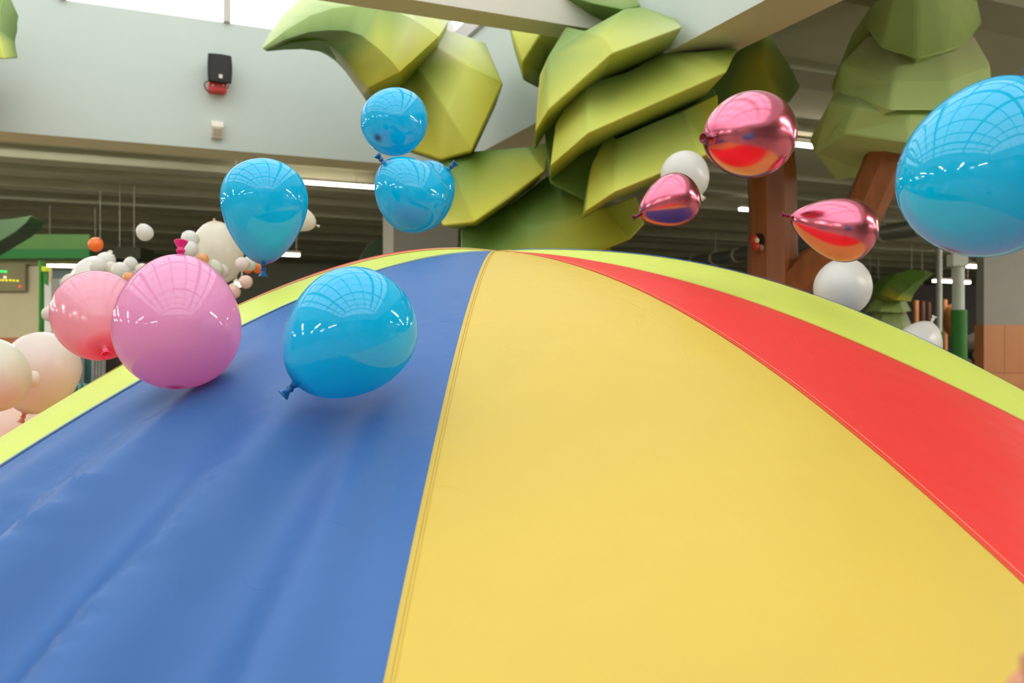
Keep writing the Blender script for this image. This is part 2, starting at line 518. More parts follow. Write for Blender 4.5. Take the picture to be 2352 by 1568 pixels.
par = empty('parachute', (XA, YA, 0.0))
tag(par, 'large play parachute of yellow, red, lime and blue panels billowing into a dome', 'parachute')
def sheet(nt_, nr, th0, th1, r0, r1, dz=0.0):
    v, f = [], []
    for i in range(nr + 1):
        r = r0 + (r1 - r0) * (i / nr)
        for j in range(nt_ + 1):
            t = th0 + (th1 - th0) * j / nt_
            p = surf(r, t); p.z += dz
            v.append(p)
    for i in range(nr):
        for j in range(nt_):
            k = i * (nt_ + 1) + j
            f.append((k, k + 1, k + nt_ + 2, k + nt_ + 1))
    return v, f
def fix_up(me):
    if me.polygons[len(me.polygons) // 2].normal.z < 0: me.flip_normals()
    return me
COLN = ['yellow', 'red', 'lime green', 'blue']
for k in range(-6, 6):
    near = k in (-1, 0)
    v, f = sheet(70 if near else 20, 230 if k == -1 else (120 if near else 60), seam_th(k), seam_th(k + 1), 0.05, RIM)
    me = fix_up(mesh('panel', v, f, smooth=True))
    o = obj('panel', me, FAB[k % 4], par)
    o['label'] = COLN[k % 4] + ' nylon panel'
# seams: narrow folded strips, a little proud of the cloth
for k in range(-6, 6):
    th = seam_th(k)
    mat = {0: M['hem_y'], 1: M['hem_r'], 2: M['hem_y'], 3: M['hem_b']}[k % 4]
    v, f = [], []
    n = 90
    for i in range(n + 1):
        r = 0.06 + (RIM - 0.06) * i / n
        w = 0.0045
        for s in (-1, 1):
            p = surf(r, th + math.degrees(s * w / max(r, 0.12))); p.z += 0.0022
            v.append(p)
        v.append(surf(r, th) + Vector((0, 0, 0.0036)))
    for i in range(n):
        a, b_ = i * 3, (i + 1) * 3
        f.append((a, a + 2, b_ + 2, b_)); f.append((a + 2, a + 1, b_ + 1, b_ + 2))
    sm = obj('seam', mesh('seam', v, f, smooth=True), mat, par)
    v, f = [], []
    off = 0.009 if k % 4 in (0, 1) else -0.009
    for i in range(n + 1):
        r = 0.10 + (RIM - 0.10) * i / n
        for s in (-1, 1):
            p = surf(r, th + math.degrees((off + s * 0.0012) / max(r, 0.12))); p.z += 0.0024
            v.append(p)
    for i in range(n):
        a = i * 2
        f.append((a, a + 1, a + 3, a + 2))
    obj('stitching', mesh('stitching', v, f), M['thread'] if k % 4 == 1 else (M['hem_y'] if k % 4 == 0 else M['thread_l']), sm)
# hem round the rim and small cap at the crown
rim_pts = [surf(RIM, T0 + 360 * i / 180) for i in range(181)]
obj('rim_hem', tube_mesh('rim_hem', rim_pts, [0.014] * 181, 8), M['hem_b'], par)
v, f = sheet(60, 4, 0, 360, 0.0, 0.055, 0.002)
obj('crown_cap', fix_up(mesh('crown_cap', v, f, smooth=True)), M['hem_y'], par)

# ------------------------------------------------------------------ balloons
def balloon_profile(D, L, pear, n=34):
    prof = []
    for i in range(n + 1):
        ph = math.pi * i / n
        s = -math.cos(ph)
        r = math.sin(ph) * (1 - pear * 0.5 * s - pear * 0.35 * (s + 1) ** 2 / 4 * 0.6)
        prof.append([r, s])
    mr = max(p[0] for p in prof)
    prof = [(p[0] / mr * D / 2, p[1] * L / 2) for p in prof]
    nk = 0.055 * D / 2
    out = []
    for r, z in prof:
        if z > L * 0.40 and r < nk * 1.15: break
        out.append((r, z))
    zt = L / 2
    out.append((nk * 1.0, zt + 0.012 * L))
    out.append((nk * 0.62, zt + 0.040 * L))
    out.append((0.0, zt + 0.045 * L))
    return out, zt + 0.045 * L, nk

def balloon(label, u, v, Y, w, aspect, ang, tilt, mat, knot=None, pear=0.25, group=None, seg=40, name='balloon', rest=None, kscale=1.0):
    """u,v centre; w apparent diameter in px at distance Y; aspect length/diameter;
    ang: direction of the knot in the picture (deg, 0 right, 90 up); tilt: knot towards the viewer (deg)"""
    if rest is not None:                                # find the distance at which it hovers `rest` above the cloth
        y = 1.2
        while y < 3.4:
            c = P(u, v, y); D = w / F * y
            if c.z - D * 0.52 * max(1, aspect * 0.97) - zsurf(c.x, c.y) < rest and y > 1.25: break
            y += 0.01
        Y = y
    c = P(u, v, Y)
    D = w / F * Y; L = D * aspect
    prof, zt, nk = balloon_profile(D, L, pear, 34 if seg > 30 else 20)
    o = obj(name, lathe('balloon', prof, seg), M[mat])
    a, t = math.radians(ang), math.radians(tilt)
    # camera axes in world: right = +X, up = +Z, towards viewer = direction to the eye
    tv = (Vector((0, 0, EYE)) - c).normalized()
    rt = Vector((0, 0, 1)).cross(tv).normalized()        # points to picture right
    up = tv.cross(rt)
    d = (rt * math.cos(a) + up * math.sin(a)) * math.cos(t) + tv * math.sin(t)
    o.matrix_basis = Matrix.Translation(c) @ d.to_track_quat('Z', 'Y').to_matrix().to_4x4()
    tag(o, label, 'balloon', group)
    if knot:
        k = nk * kscale
        prof = [(0, zt - 0.9 * k), (0.8 * k, zt - 0.8 * k), (1.3 * k, zt - 0.2 * k), (1.35 * k, zt + 0.2 * k), (1.0 * k, zt + 0.6 * k), (1.0 * k, zt + 1.0 * k), (1.35 * k, zt + 1.7 * k),
                (1.9 * k, zt + 2.7 * k), (2.1 * k, zt + 3.0 * k), (2.0 * k, zt + 3.2 * k), (1.65 * k, zt + 2.95 * k), (1.0 * k, zt + 1.9 * k), (0, zt + 1.4 * k)]
        kn = bpy.data.objects.new('knot', lathe('knot', prof, 16))
        kn.data.materials.append(M[knot]); COL.objects.link(kn); kn.parent = o
    return o

GB = 'balloons tossed above the parachute'
# blue
balloon('big blue balloon hovering over the blue panel, knot at its lower left', 800, 770, 2.3, 287, 1.13, 223, 8, 'blue', 'blue_knot', 0.22, GB, 64, rest=0.045, kscale=0.9)
balloon('largest blue balloon, cut off by the right edge of the picture', 2270, 382, 1.6, 372, 1.12, 68, -14, 'blue', 'blue_knot', 0.22, GB, 64)
balloon('upright blue balloon in front of the cream balloon garland, knot hanging down', 607, 486, 2.75, 195, 1.24, 269, 4, 'blue', 'blue_knot', 0.42, GB, 56)
balloon('round blue balloon floating highest, just under the curled foam leaf', 909, 276, 3.5, 150, 1.12, 45, -48, 'blue', 'blue_knot', 0.2, GB, 48)
balloon('blue balloon with its knot at the upper left, in front of its twin', 941, 444, 3.3, 162, 1.13, 131, 12, 'blue', 'blue_knot', 0.25, GB, 48)
balloon('blue balloon half hidden behind its twin, knot at the upper right', 966, 446, 3.62, 156, 1.12, 42, 6, 'blue', 'blue_knot', 0.25, GB, 48)
# pink
balloon('big orchid pink balloon resting over the blue and lime panels, knot on top', 409, 737, 2.2, 280, 1.12, 88, -16, 'pinkm', 'pinkm_knot', 0.18, GB, 64, rest=0.02)
balloon('salmon pink balloon behind the orchid one, knot towards the viewer', 226, 729, 2.75, 200, 1.1, 281, 52, 'pinkb', 'pinkb_knot', 0.2, GB, 56)
# metallic mauve
balloon('largest metallic mauve balloon, high beside the foam tree', 1715, 310, 2.55, 198, 1.18, 181, 50, 'chrome', 'chrome_knot', 0.3, GB, 56)
balloon('smallest metallic mauve balloon, overlapping a white balloon', 1535, 465, 3.4, 122, 1.2, 202, 18, 'chrome', 'chrome_knot', 0.5, GB, 48)
balloon('teardrop metallic mauve balloon in front of the forked brown trunk', 1914, 522, 2.7, 146, 1.34, 163, 10, 'chrome', 'chrome_knot', 0.55, GB, 56)
# white, right side
balloon('white balloon behind the smallest metallic mauve balloon', 1575, 404, 4.2, 108, 1.08, 307, 25, 'white', 'white_knot', 0.15, GB, 40)
balloon('white balloon tucked under the teardrop mauve balloon above the lime edge', 1937, 657, 4.0, 128, 1.08, 70, -40, 'white', 'white_knot', 0.15, GB, 40)
balloon('white balloon sinking behind the lime edge beside the green column, knot up', 2108, 798, 4.3, 108, 1.2, 64, 0, 'white', 'white_knot', 0.3, GB, 40)
# left edge
balloon('pale cream balloon cut off by the left edge of the picture', -14, 860, 3.3, 152, 1.14, 100, -20, 'cream', 'white_knot', 0.15, GB, 48)
balloon('peach white balloon on the left with its knot hanging down', 92, 857, 3.7, 166, 1.15, 251, 2, 'peach', 'peach_knot', 0.15, GB, 48)
balloon('large blush balloon low at the left edge, mostly behind the lime panel', 10, 1040, 4.15, 250, 1.08, 200, -30, 'blush', 'peach_knot', 0.15, GB, 48)
GS = 'small balloons of the left garland'
balloon('tiny sand balloon in front of the peach white balloon', 77, 870, 3.45, 29, 1.35, 80, -10, 'sand', None, 0.2, GS, 24)
balloon('bright orange small balloon above the white garland', 220, 561, 5.2, 33, 1.02, 60, 30, 'orange', None, 0.1, GS, 24)
balloon('white small balloon floating alone above the garland', 332, 533, 5.2, 37, 1.1, 120, 10, 'white', None, 0.15, GS, 24)
balloon('big white balloon at the back of the left garland', 226, 648, 6.2, 122, 1.0, 90, -40, 'white', None, 0.1, GS, 40)
balloon('big sand coloured balloon at the heart of the garland, behind the upright blue balloon', 499, 580, 5.9, 116, 1.24, 95, 5, 'sand', None, 0.1, GS, 44)
balloon('cream balloon peeking out right of the upright blue balloon', 690, 503, 5.0, 58, 1.28, 340, 8, 'sand', 'white_knot', 0.25, GB, 32)
for lab, u, v, Y, w, asp, ang, mat in (
    ('white small balloon at the top of the left garland', 244, 599, 5.62, 42, 1.0, 40, 'white'),
    ('tiny sand balloon tip above the left garland', 253, 580, 5.75, 11, 1.1, 40, 'sand'),
    ('white small balloon left of centre in the left garland', 226, 611, 5.40, 37, 1.06, 90, 'white'),
    ('sand small balloon in the middle of the left garland', 253, 620, 5.50, 36, 1.15, 60, 'sand'),
    ('white oval small balloon right of centre in the left garland', 277, 622, 5.30, 40, 1.0, 0, 'white'),
    ('white small balloon standing up at the right of the left garland', 300, 606, 5.50, 32, 1.02, 90, 'white'),
    ('cream small balloon low between the white ones in the left garland', 306, 625, 5.62, 26, 1.1, 90, 'cream'),
    ('sand small balloon touching the left side of the orchid balloon', 325, 618, 5.30, 26, 1.1, 60, 'sand'),
    ('apricot small balloon over the salmon pink balloon', 297, 638, 5.15, 26, 1.1, 0, 'apricot'),
    ('blush white small balloon left of the salmon pink balloon, upper', 161, 646, 5.3, 35, 1.05, 60, 'peach'),
    ('peach small balloon just under the upper blush one by the salmon balloon', 166, 668, 5.5, 42, 1.0, 40, 'peach'),
    ('blush white small balloon beside the green pole', 115, 721, 5.2, 35, 1.03, 0, 'peach'),
    ('white small balloon on the upper left of the big sand balloon', 437, 549, 5.45, 40, 1.0, 0, 'white'),
    ('white small balloon just above the orchid balloon knot', 438, 572, 5.25, 36, 1.02, 60, 'white'),
    ('apricot small balloon at the shoulder of the orchid balloon', 466, 594, 5.22, 25, 1.1, 130, 'apricot'),
    ('cream egg shaped small balloon in front of the big sand balloon', 496, 614, 5.25, 30, 1.35, 125, 'cream'),
    ('blush small balloon right of the cream egg shaped one', 512, 621, 5.42, 27, 1.3, 130, 'peach'),
    ('blush small balloon at the left foot of the upright blue balloon', 557, 607, 5.25, 33, 1.0, 0, 'peach'),
    ('cream small balloon tucked behind the foot of the upright blue balloon', 574, 604, 5.40, 34, 1.05, 45, 'cream'),
    ('deep orange small balloon under the upright blue balloon', 570, 617, 5.6, 22, 1.0, 0, 'orange'),
    ('orange small balloon nearest the knot of the upright blue balloon', 594, 614, 5.5, 28, 1.0, 0, 'orange'),
    ('pink small balloon floating above the red edge of the parachute', 565, 647, 5.1, 31, 1.0, 30, 'blush'),
    ('pink small balloon touching the right side of the orchid balloon', 537, 668, 5.1, 30, 1.2, 100, 'blush')):
    balloon(lab, u, v, Y, w, asp, ang, 10, mat, None, 0.15, GS, 24)

# ------------------------------------------------------------------ foam trees
PC = {'g': lin((136, 160, 92)), 'G': lin((110, 136, 68)), 'y': lin((196, 198, 92)), 'l': lin((192, 198, 146)),  # leaf colours also carry the light and shade of single facets
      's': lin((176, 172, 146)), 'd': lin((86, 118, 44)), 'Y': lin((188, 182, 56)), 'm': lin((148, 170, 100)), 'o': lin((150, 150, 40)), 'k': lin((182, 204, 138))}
def paint(me, cols):
    ca = me.color_attributes.new('paint', 'FLOAT_COLOR', 'POINT')
    for i, c in enumerate(cols):
        ca.data[i].color = tuple(PC[c]) + (1,)

def shell(name, vs, faces, T, parent, back='d', shrink=0.86, smooth=None, bev=0.014):
    """closed faceted foam block: front facets (pixel, distance, paint) and a smaller back T metres behind"""
    n = len(vs)
    front = [P(u, v, Y) for (u, v, Y, c) in vs]
    cen = sum(front, Vector()) / n
    Ts = T if isinstance(T, list) else [T] * n
    sh = lambda i: shrink if not isinstance(T, list) else 1 - (1 - shrink) * min(1, Ts[i] / max(Ts))
    bk = [cen + (p - cen) * sh(i) + Vector((0, Ts[i], 0)) for i, p in enumerate(front)]
    allf = [tuple(f) for f in faces]
    cnt = {}
    for f in faces:
        for i in range(len(f)):
            e = (f[i], f[(i + 1) % len(f)])
            cnt[e] = cnt.get(e, 0) + 1
    rim = [e for e in cnt if (e[1], e[0]) not in cnt]
    for f in faces: allf.append(tuple(i + n for i in reversed(f)))
    for a, b in rim: allf.append((b, a, a + n, b + n))
    me = bpy.data.meshes.new(name)
    me.from_pydata([tuple(p) for p in front + bk], [], allf)
    paint(me, [v[3] for v in vs] + [back] * n)
    bm = bmesh.new(); bm.from_mesh(me)
    bmesh.ops.remove_doubles(bm, verts=bm.verts, dist=1e-5)
    bmesh.ops.recalc_face_normals(bm, faces=bm.faces)
    bm.to_mesh(me); bm.free()
    me.shade_smooth(); me.set_sharp_from_angle(angle=math.radians(smooth or 8))
    o = obj(name, me, M['foam'], parent)
    if bev:
        b = o.modifiers.new('edge', 'BEVEL'); b.width = bev; b.segments = 2; b.limit_method = 'ANGLE'; b.angle_limit = math.radians(18)
    return o

tree = empty('foam_tree', P(1290, 784, 6.6) * 1.0)
tree.location.z = 0
tag(tree, 'tall foam tree of faceted yellow-green leaves at the corner of the skylight well', 'foam tree')

# curled leaf, upper left: five long lines from the tip to the cut end
rows = [
 [(603,108,7.16,'l'),(620,76,7.2,'l'),(648,36,7.2,'l'),(690,-4,7.2,'l'),(750,-34,7.2,'l'),(815,-46,7.2,'l'),(880,-40,7.15,'l'),(960,-8,7.1,'l'),(1029,50,7.1,'l')],
 [(603,111,7.14,'m'),(656,70,6.85,'m'),(712,36,6.65,'m'),(768,18,6.52,'m'),(825,13,6.45,'m'),(869,14,6.4,'m'),(903,24,6.4,'m'),(951,45,6.42,'l'),(1008,83,6.45,'y')],
 [(609,115,7.14,'g'),(656,90,6.83,'G'),(712,73,6.64,'G'),(757,69,6.5,'G'),(796,70,6.42,'G'),(830,81,6.36,'g'),(867,109,6.32,'y'),(895,135,6.3,'y'),(919,164,6.3,'Y')],
 [(611,116,7.15,'d'),(645,105,7.02,'d'),(680,96,7.0,'d'),(712,94,6.95,'d'),(738,98,6.9,'d'),(760,106,6.85,'d'),(785,126,6.8,'d'),(812,160,6.75,'o'),(846,201,6.72,'Y')],
 [(612,116,7.16,'d'),(648,104,7.1,'d'),(684,93,7.15,'d'),(710,92,7.2,'d'),(730,99,7.2,'d'),(752,112,7.2,'g'),(775,136,7.2,'s'),(802,174,7.2,'s'),(833,217,7.2,'s')]]
vs = [p for r in rows for p in r]
nc = len(rows[0])
fs = [(i*nc+j, i*nc+j+1, (i+1)*nc+j+1, (i+1)*nc+j) for i in range(4) for j in range(nc-1)]
shell('curled_leaf', vs, fs, [(0.02, 0.10, 0.18, 0.25, 0.3, 0.34, 0.36, 0.38, 0.4)[i % nc] for i in range(5 * nc)], tree, 'd', 0.94, smooth=12, bev=0.0)
# leaf under it
shell('leaf', [(951,151,6.72,'d'),(994,101,6.72,'s'),(1022,66,7.25,'s'),(1083,87,7.3,'l'),(1115,98,7.25,'g'),(1156,192,6.78,'Y'),(1083,347,6.3,'Y'),(1013,367,6.65,'Y'),(842,212,7.2,'d'),(1077,152,6.7,'y'),(1027,253,6.45,'y'),(900,330,7.0,'Y')],
      [(1,2,3,9),(3,4,5,9),(0,1,9,10),(9,5,6,10),(0,10,7,11),(10,6,7),(8,0,11)], 0.6, tree)
# centre leaf
shell('leaf', [(1046,398,6.3,'G'),(1100,346,6.55,'d'),(1209,337,6.5,'G'),(1254,391,6.2,'Y'),(1170,455,6.1,'y'),(1087,512,6.0,'Y'),(1016,519,6.35,'Y'),(985,440,6.75,'G'),(1265,326,6.95,'d'),(1015,352,6.9,'d')],
      [(0,1,2,3,4,5),(7,0,5,6),(2,8,3),(9,1,0,7)], 0.55, tree)
# lowest leaves
shell('leaf', [(1058,528,6.5,'d'),(1170,470,6.55,'d'),(1262,400,6.6,'d'),(1330,392,6.5,'d'),(1389,477,6.1,'o'),(1449,549,5.85,'o'),(1364,584,5.95,'o'),(1215,600,6.0,'o'),(1056,640,6.3,'d'),(1462,448,6.3,'y'),(1482,513,6.1,'y'),(1364,660,6.1,'o'),(1212,520,6.15,'G')],
      [(0,1,12,7,8),(1,2,3,4,12),(12,4,5,6,7),(4,9,10,5),(7,6,11,8)], 0.5, tree)
shell('leaf', [(1330,590,6.15,'d'),(1395,558,6.05,'o'),(1414,592,6.0,'o'),(1420,640,6.05,'o'),(1330,660,6.1,'d')], [(0,1,2,3,4)], 0.5, tree)
# upper-left block behind the beam
shell('leaf', [(1160,10,6.55,'g'),(1250,6,6.3,'l'),(1243,76,6.15,'y'),(1198,147,6.1,'Y'),(1172,61,6.35,'y'),(1340,20,6.3,'g'),(1335,92,6.25,'d'),(1262,126,6.4,'d'),(1240,172,6.45,'d')],
      [(0,1,2,4),(4,2,3),(1,5,6,2),(2,6,7),(2,7,8,3)], 0.5, tree)
# topmost block
shell('leaf', [(1270,-60,5.95,'g'),(1400,-70,5.85,'l'),(1478,14,5.75,'g'),(1432,22,5.6,'g'),(1362,8,5.65,'G'),(1275,-18,5.8,'G')], [(0,1,2,3,4,5)], 0.4, tree)
# big stacked leaves on the right
shell('leaf', [(1436,19,5.45,'g'),(1477,15,5.45,'g'),(1555,42,5.2,'g'),(1570,62,5.1,'l'),(1405,124,5.05,'y'),(1382,84,5.2,'y'),(1345,70,5.5,'g'),(1259,128,5.45,'g'),(1257,256,5.35,'y'),(1240,171,5.6,'y'),(1229,304,5.5,'Y'),(1300,60,5.7,'G')],
      [(0,1,2,3,4,5),(6,5,4,8,7),(7,8,10,9),(11,6,7),(6,0,5)], 0.62, tree, 'd', 0.96)
shell('leaf', [(1348,190,5.5,'g'),(1440,165,5.5,'g'),(1525,118,5.5,'G'),(1591,119,5.35,'g'),(1695,109,5.3,'d'),(1669,166,5.05,'y'),(1500,240,5.05,'y'),(1351,306,5.1,'y'),(1264,382,5.35,'Y'),(1276,286,5.6,'y'),(1330,180,5.7,'G')],
      [(0,1,2,3,5,6,7),(3,4,5),(9,0,7,8),(9,10,0)], 0.62, tree, 'd', 0.96)
shell('leaf', [(1415,318,5.5,'G'),(1500,282,5.5,'g'),(1564,256,5.45,'g'),(1618,357,5.15,'y'),(1412,441,5.15,'y'),(1344,486,5.35,'Y'),(1360,376,5.6,'y'),(1650,215,5.5,'Y'),(1652,345,5.25,'Y'),(1400,300,5.6,'d')],
      [(0,1,2,3,4),(6,0,4,5),(2,7,8,3),(6,9,0)], 0.5, tree, 'd', 0.96)
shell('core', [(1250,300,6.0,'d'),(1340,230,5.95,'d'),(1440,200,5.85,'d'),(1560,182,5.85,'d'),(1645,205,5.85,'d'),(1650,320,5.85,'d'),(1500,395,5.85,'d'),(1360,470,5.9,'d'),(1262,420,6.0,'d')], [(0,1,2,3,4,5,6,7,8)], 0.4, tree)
obj('trunk', tube_mesh('trunk', [(tree.location.x, 6.75, 0), (tree.location.x, 6.75, 0.9), (tree.location.x + 0.05, 6.72, 1.9)], [0.34, 0.26, 0.22], 9, smooth=False, flat=True), M['bark'], tree)

# forked tree to the right of it
ft = empty('foam_tree', P(1780, 784, 6.3)); ft.location.z = 0
tag(ft, 'forked brown foam tree with dark and tiered green crowns, right of the big foam tree', 'foam tree')
def tier(name, rings, Yc, Rd, cols, parent, bev=0.02):   # Rd: depth of each ring
    """faceted skirt from rings of outline points (left to right, lowest ring first); rounded in depth, closed at the back"""
    vs, pc = [], []
    for pts, c, Rr in zip(rings, cols, Rd):
        u0, u1 = pts[0][0], pts[-1][0]
        uc, hw = (u0 + u1) / 2, (u1 - u0) / 2 * 1.02
        fr = [P(u, v, Yc - Rr * math.sqrt(max(0, 1 - ((u - uc) / hw) ** 2))) for u, v in pts]
        vs += fr + [Vector((p.x, 2 * Yc - p.y, p.z)) for p in reversed(fr[1:-1])]
        n = 2 * len(pts) - 2
        pc += [c] * n
    f = [tuple(range(n)), tuple((len(rings) - 1) * n + i for i in range(n))]
    for k in range(len(rings) - 1):
        f += [(k * n + i, k * n + (i + 1) % n, (k + 1) * n + (i + 1) % n, (k + 1) * n + i) for i in range(n)]
    me = bpy.data.meshes.new(name); me.from_pydata([tuple(p) for p in vs], [], f)
    paint(me, pc)
    bm = bmesh.new(); bm.from_mesh(me); bmesh.ops.recalc_face_normals(bm, faces=bm.faces); bm.to_mesh(me); bm.free()
    o = obj(name, me, M['foam'], parent)
    md = o.modifiers.new('edge', 'BEVEL'); md.width = bev; md.segments = 2; md.limit_method = 'ANGLE'; md.angle_limit = math.radians(15)
    return o
YK = 5.75  # tier paint lightened, lower tiers most, to stand in for light
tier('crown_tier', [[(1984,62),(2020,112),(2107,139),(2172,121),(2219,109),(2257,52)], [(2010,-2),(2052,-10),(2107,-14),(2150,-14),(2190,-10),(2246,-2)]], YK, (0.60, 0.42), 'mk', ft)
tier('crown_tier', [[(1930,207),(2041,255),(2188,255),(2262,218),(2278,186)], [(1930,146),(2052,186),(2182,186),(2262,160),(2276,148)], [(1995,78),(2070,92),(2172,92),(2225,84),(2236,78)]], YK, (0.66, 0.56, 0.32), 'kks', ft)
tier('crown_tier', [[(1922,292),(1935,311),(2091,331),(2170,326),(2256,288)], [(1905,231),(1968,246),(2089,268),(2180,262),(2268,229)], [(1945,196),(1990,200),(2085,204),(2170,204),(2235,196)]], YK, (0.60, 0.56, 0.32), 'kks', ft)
shell('crown_leaf', [(1600,215,6.35,'G'),(1695,118,6.4,'G'),(1758,60,6.4,'g'),(1752,147,6.15,'Y'),(1796,250,6.05,'y'),(1640,290,6.1,'G'),(1818,159,6.4,'G'),(1841,199,6.45,'G'),(1812,236,6.4,'G')],
      [(0,1,2,3,4,5),(2,6,7,8,4,3)], 0.5, ft)
# trunk with a hollow
tp = [P(1772, 1150, 6.3), P(1776, 800, 6.3), P(1776, 640, 6.3), P(1776, 480, 6.3), P(1774, 390, 6.3), P(1768, 330, 6.32), P(1745, 240, 6.4)]
tr_me = tube_mesh('trunk', tp, [0.27, 0.22, 0.18, 0.175, 0.175, 0.17, 0.14], 9, smooth=False, flat=True)
hollow = P(1741, 551, 6.135)
cut_me = lathe('cutter', [(0, -1), (0.5, -0.87), (0.87, -0.5), (1, 0), (0.87, 0.5), (0.5, 0.87), (0, 1)], 20)
cut = bpy.data.objects.new('cutter', cut_me); COL.objects.link(cut)
cut.matrix_basis = Matrix.Translation(hollow) @ Matrix.Diagonal((0.058, 0.11, 0.085, 1))
tr = obj('trunk', tr_me, M['bark'], ft)
M['hollow'] = plain('dark_hollow', (40, 26, 18), 0.8)
tr_me.materials.append(M['hollow']); cut_me.materials.append(M['hollow'])
bl = tr.modifiers.new('hollow', 'BOOLEAN'); bl.object = cut; bl.operation = 'DIFFERENCE'; bl.solver = 'EXACT'; bl.material_mode = 'TRANSFER'
bpy.context.view_layer.update()
dg = bpy.context.evaluated_depsgraph_get()
new_me = bpy.data.meshes.new_from_object(tr.evaluated_get(dg))
tr.modifiers.clear(); tr.data = new_me
bpy.data.objects.remove(cut)
bp = [P(1792, 760, 6.25), P(1822, 660, 6.2), P(1868, 610, 6.1), P(1930, 568, 6.0), P(1976, 500, 5.9), P(2012, 420, 5.82), P(2058, 310, 5.75), P(2085, 250, 5.75)]
obj('branch', tube_mesh('branch', bp, [0.12, 0.12, 0.125, 0.13, 0.135, 0.135, 0.14, 0.12], 8, smooth=False, flat=True), M['bark'], ft)

# small toy peeking out of the hollow
M['toy_red'] = plain('toy_red', (214, 62, 44), 0.6); M['toy_pale'] = plain('toy_pale', (226, 206, 164), 0.5); M['toy_grey'] = plain('toy_grey', (150, 140, 136), 0.6)
toy = empty('toy_bird', hollow)
tag(toy, 'small red toy with a round pale eye peeking out of the trunk hollow', 'toy')
def blob(name, c, rx, ry, rz, mat, parent, n=14):
    me = lathe(name, [(math.sin(math.pi * i / 8), -math.cos(math.pi * i / 8)) for i in range(9)], n)
    o = obj(name, me, mat)
    o.matrix_basis = Matrix.Translation(c) @ Matrix.Diagonal((rx, ry, rz, 1))
    o.parent = parent; o.matrix_parent_inverse = parent.matrix_basis.inverted()
    return o
blob('head', P(1733, 550, 6.13), 0.026, 0.03, 0.034, M['toy_red'], toy)
blob('eye', P(1739, 552, 6.09), 0.0165, 0.012, 0.018, M['toy_pale'], toy)
blob('body', P(1738, 566, 6.13), 0.026, 0.035, 0.026, M['toy_red'], toy)
blob('wing', P(1749, 568, 6.11), 0.012, 0.02, 0.022, M['toy_grey'], toy)

# leaf tip of a third tree at the left edge, and dark leaves further back
lt = empty('foam_tree', P(-120, 784, 7.0)); lt.location.z = 0
tag(lt, 'green foam leaf tip poking in at the upper left edge', 'foam tree')
shell('leaf', [(-160,-40,6.8,'g'),(14,-30,6.8,'g'),(8,0,6.75,'g'),(2,20,6.7,'g'),(-2,70,6.65,'g'),(2,100,6.6,'y'),(10,137,6.55,'y'),(-40,128,6.6,'d'),(-160,128,6.7,'d')], [(0,1,2,3,4,5,6,7,8)], 0.3, lt, 'd', 0.6)
obj('trunk', tube_mesh('trunk', [(lt.location.x, 7.2, 0), (lt.location.x, 7.2, 2.2), (lt.location.x, 7.15, 3.75)], [0.3, 0.24, 0.2], 9, smooth=False, flat=True), M['bark'], lt)
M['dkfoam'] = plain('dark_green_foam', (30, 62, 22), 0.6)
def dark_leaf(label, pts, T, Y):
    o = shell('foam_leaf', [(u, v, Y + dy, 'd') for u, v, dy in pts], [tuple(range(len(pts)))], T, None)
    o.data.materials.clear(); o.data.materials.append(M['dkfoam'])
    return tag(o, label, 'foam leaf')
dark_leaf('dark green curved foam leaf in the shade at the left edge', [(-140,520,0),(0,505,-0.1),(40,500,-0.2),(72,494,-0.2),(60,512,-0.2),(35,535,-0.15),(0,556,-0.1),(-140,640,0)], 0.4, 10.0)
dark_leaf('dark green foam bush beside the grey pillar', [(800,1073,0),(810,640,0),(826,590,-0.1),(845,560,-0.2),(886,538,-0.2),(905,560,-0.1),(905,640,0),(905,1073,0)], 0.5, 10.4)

# far tree, right of the white balloons
far = empty('foam_tree', P(2075, 784, 13.0)); far.location.z = 0
tag(far, 'small distant foam tree with a curled dark green top leaf, behind the lime edge', 'foam tree')
rows = [[(2143,627,12.9,'d'),(2120,619,12.8,'d'),(2090,619,12.7,'d'),(2060,628,12.7,'d'),(2036,648,12.7,'d'),(2018,676,12.8,'d')],
        [(2143,629,12.9,'d'),(2128,634,12.6,'d'),(2112,644,12.5,'d'),(2094,656,12.4,'d'),(2074,672,12.4,'G'),(2055,688,12.5,'Y')],
        [(2142,632,12.92,'d'),(2134,636,12.8,'d'),(2124,644,12.7,'d'),(2112,658,12.65,'d'),(2100,674,12.65,'G'),(2092,692,12.7,'y')]]
vs = [p for r in rows for p in r]
shell('curled_leaf', vs, [(i*6+j, i*6+j+1, (i+1)*6+j+1, (i+1)*6+j) for i in range(2) for j in range(5)], 0.6, far, 'd', 0.9, smooth=20, bev=0.0)
tier('crown_tier', [[(1996,712),(2022,716),(2052,718),(2075,718),(2094,714)], [(2016,682),(2030,684),(2050,686),(2066,686),(2078,684)]], 13.2, (0.34, 0.2), 'mg', far, 0.01)
tier('crown_tier', [[(1990,770),(2020,772),(2052,774),(2080,772),(2104,768)], [(2012,712),(2028,714),(2050,716),(2066,716),(2080,712)]], 13.2, (0.40, 0.2), 'lG', far, 0.01)
obj('trunk', tube_mesh('trunk', [P(2050, 1012.5, 13.2), P(2050, 770, 13.2), P(2050, 690, 13.2)], [0.25, 0.2, 0.16], 8, smooth=False), M['bark'], far)

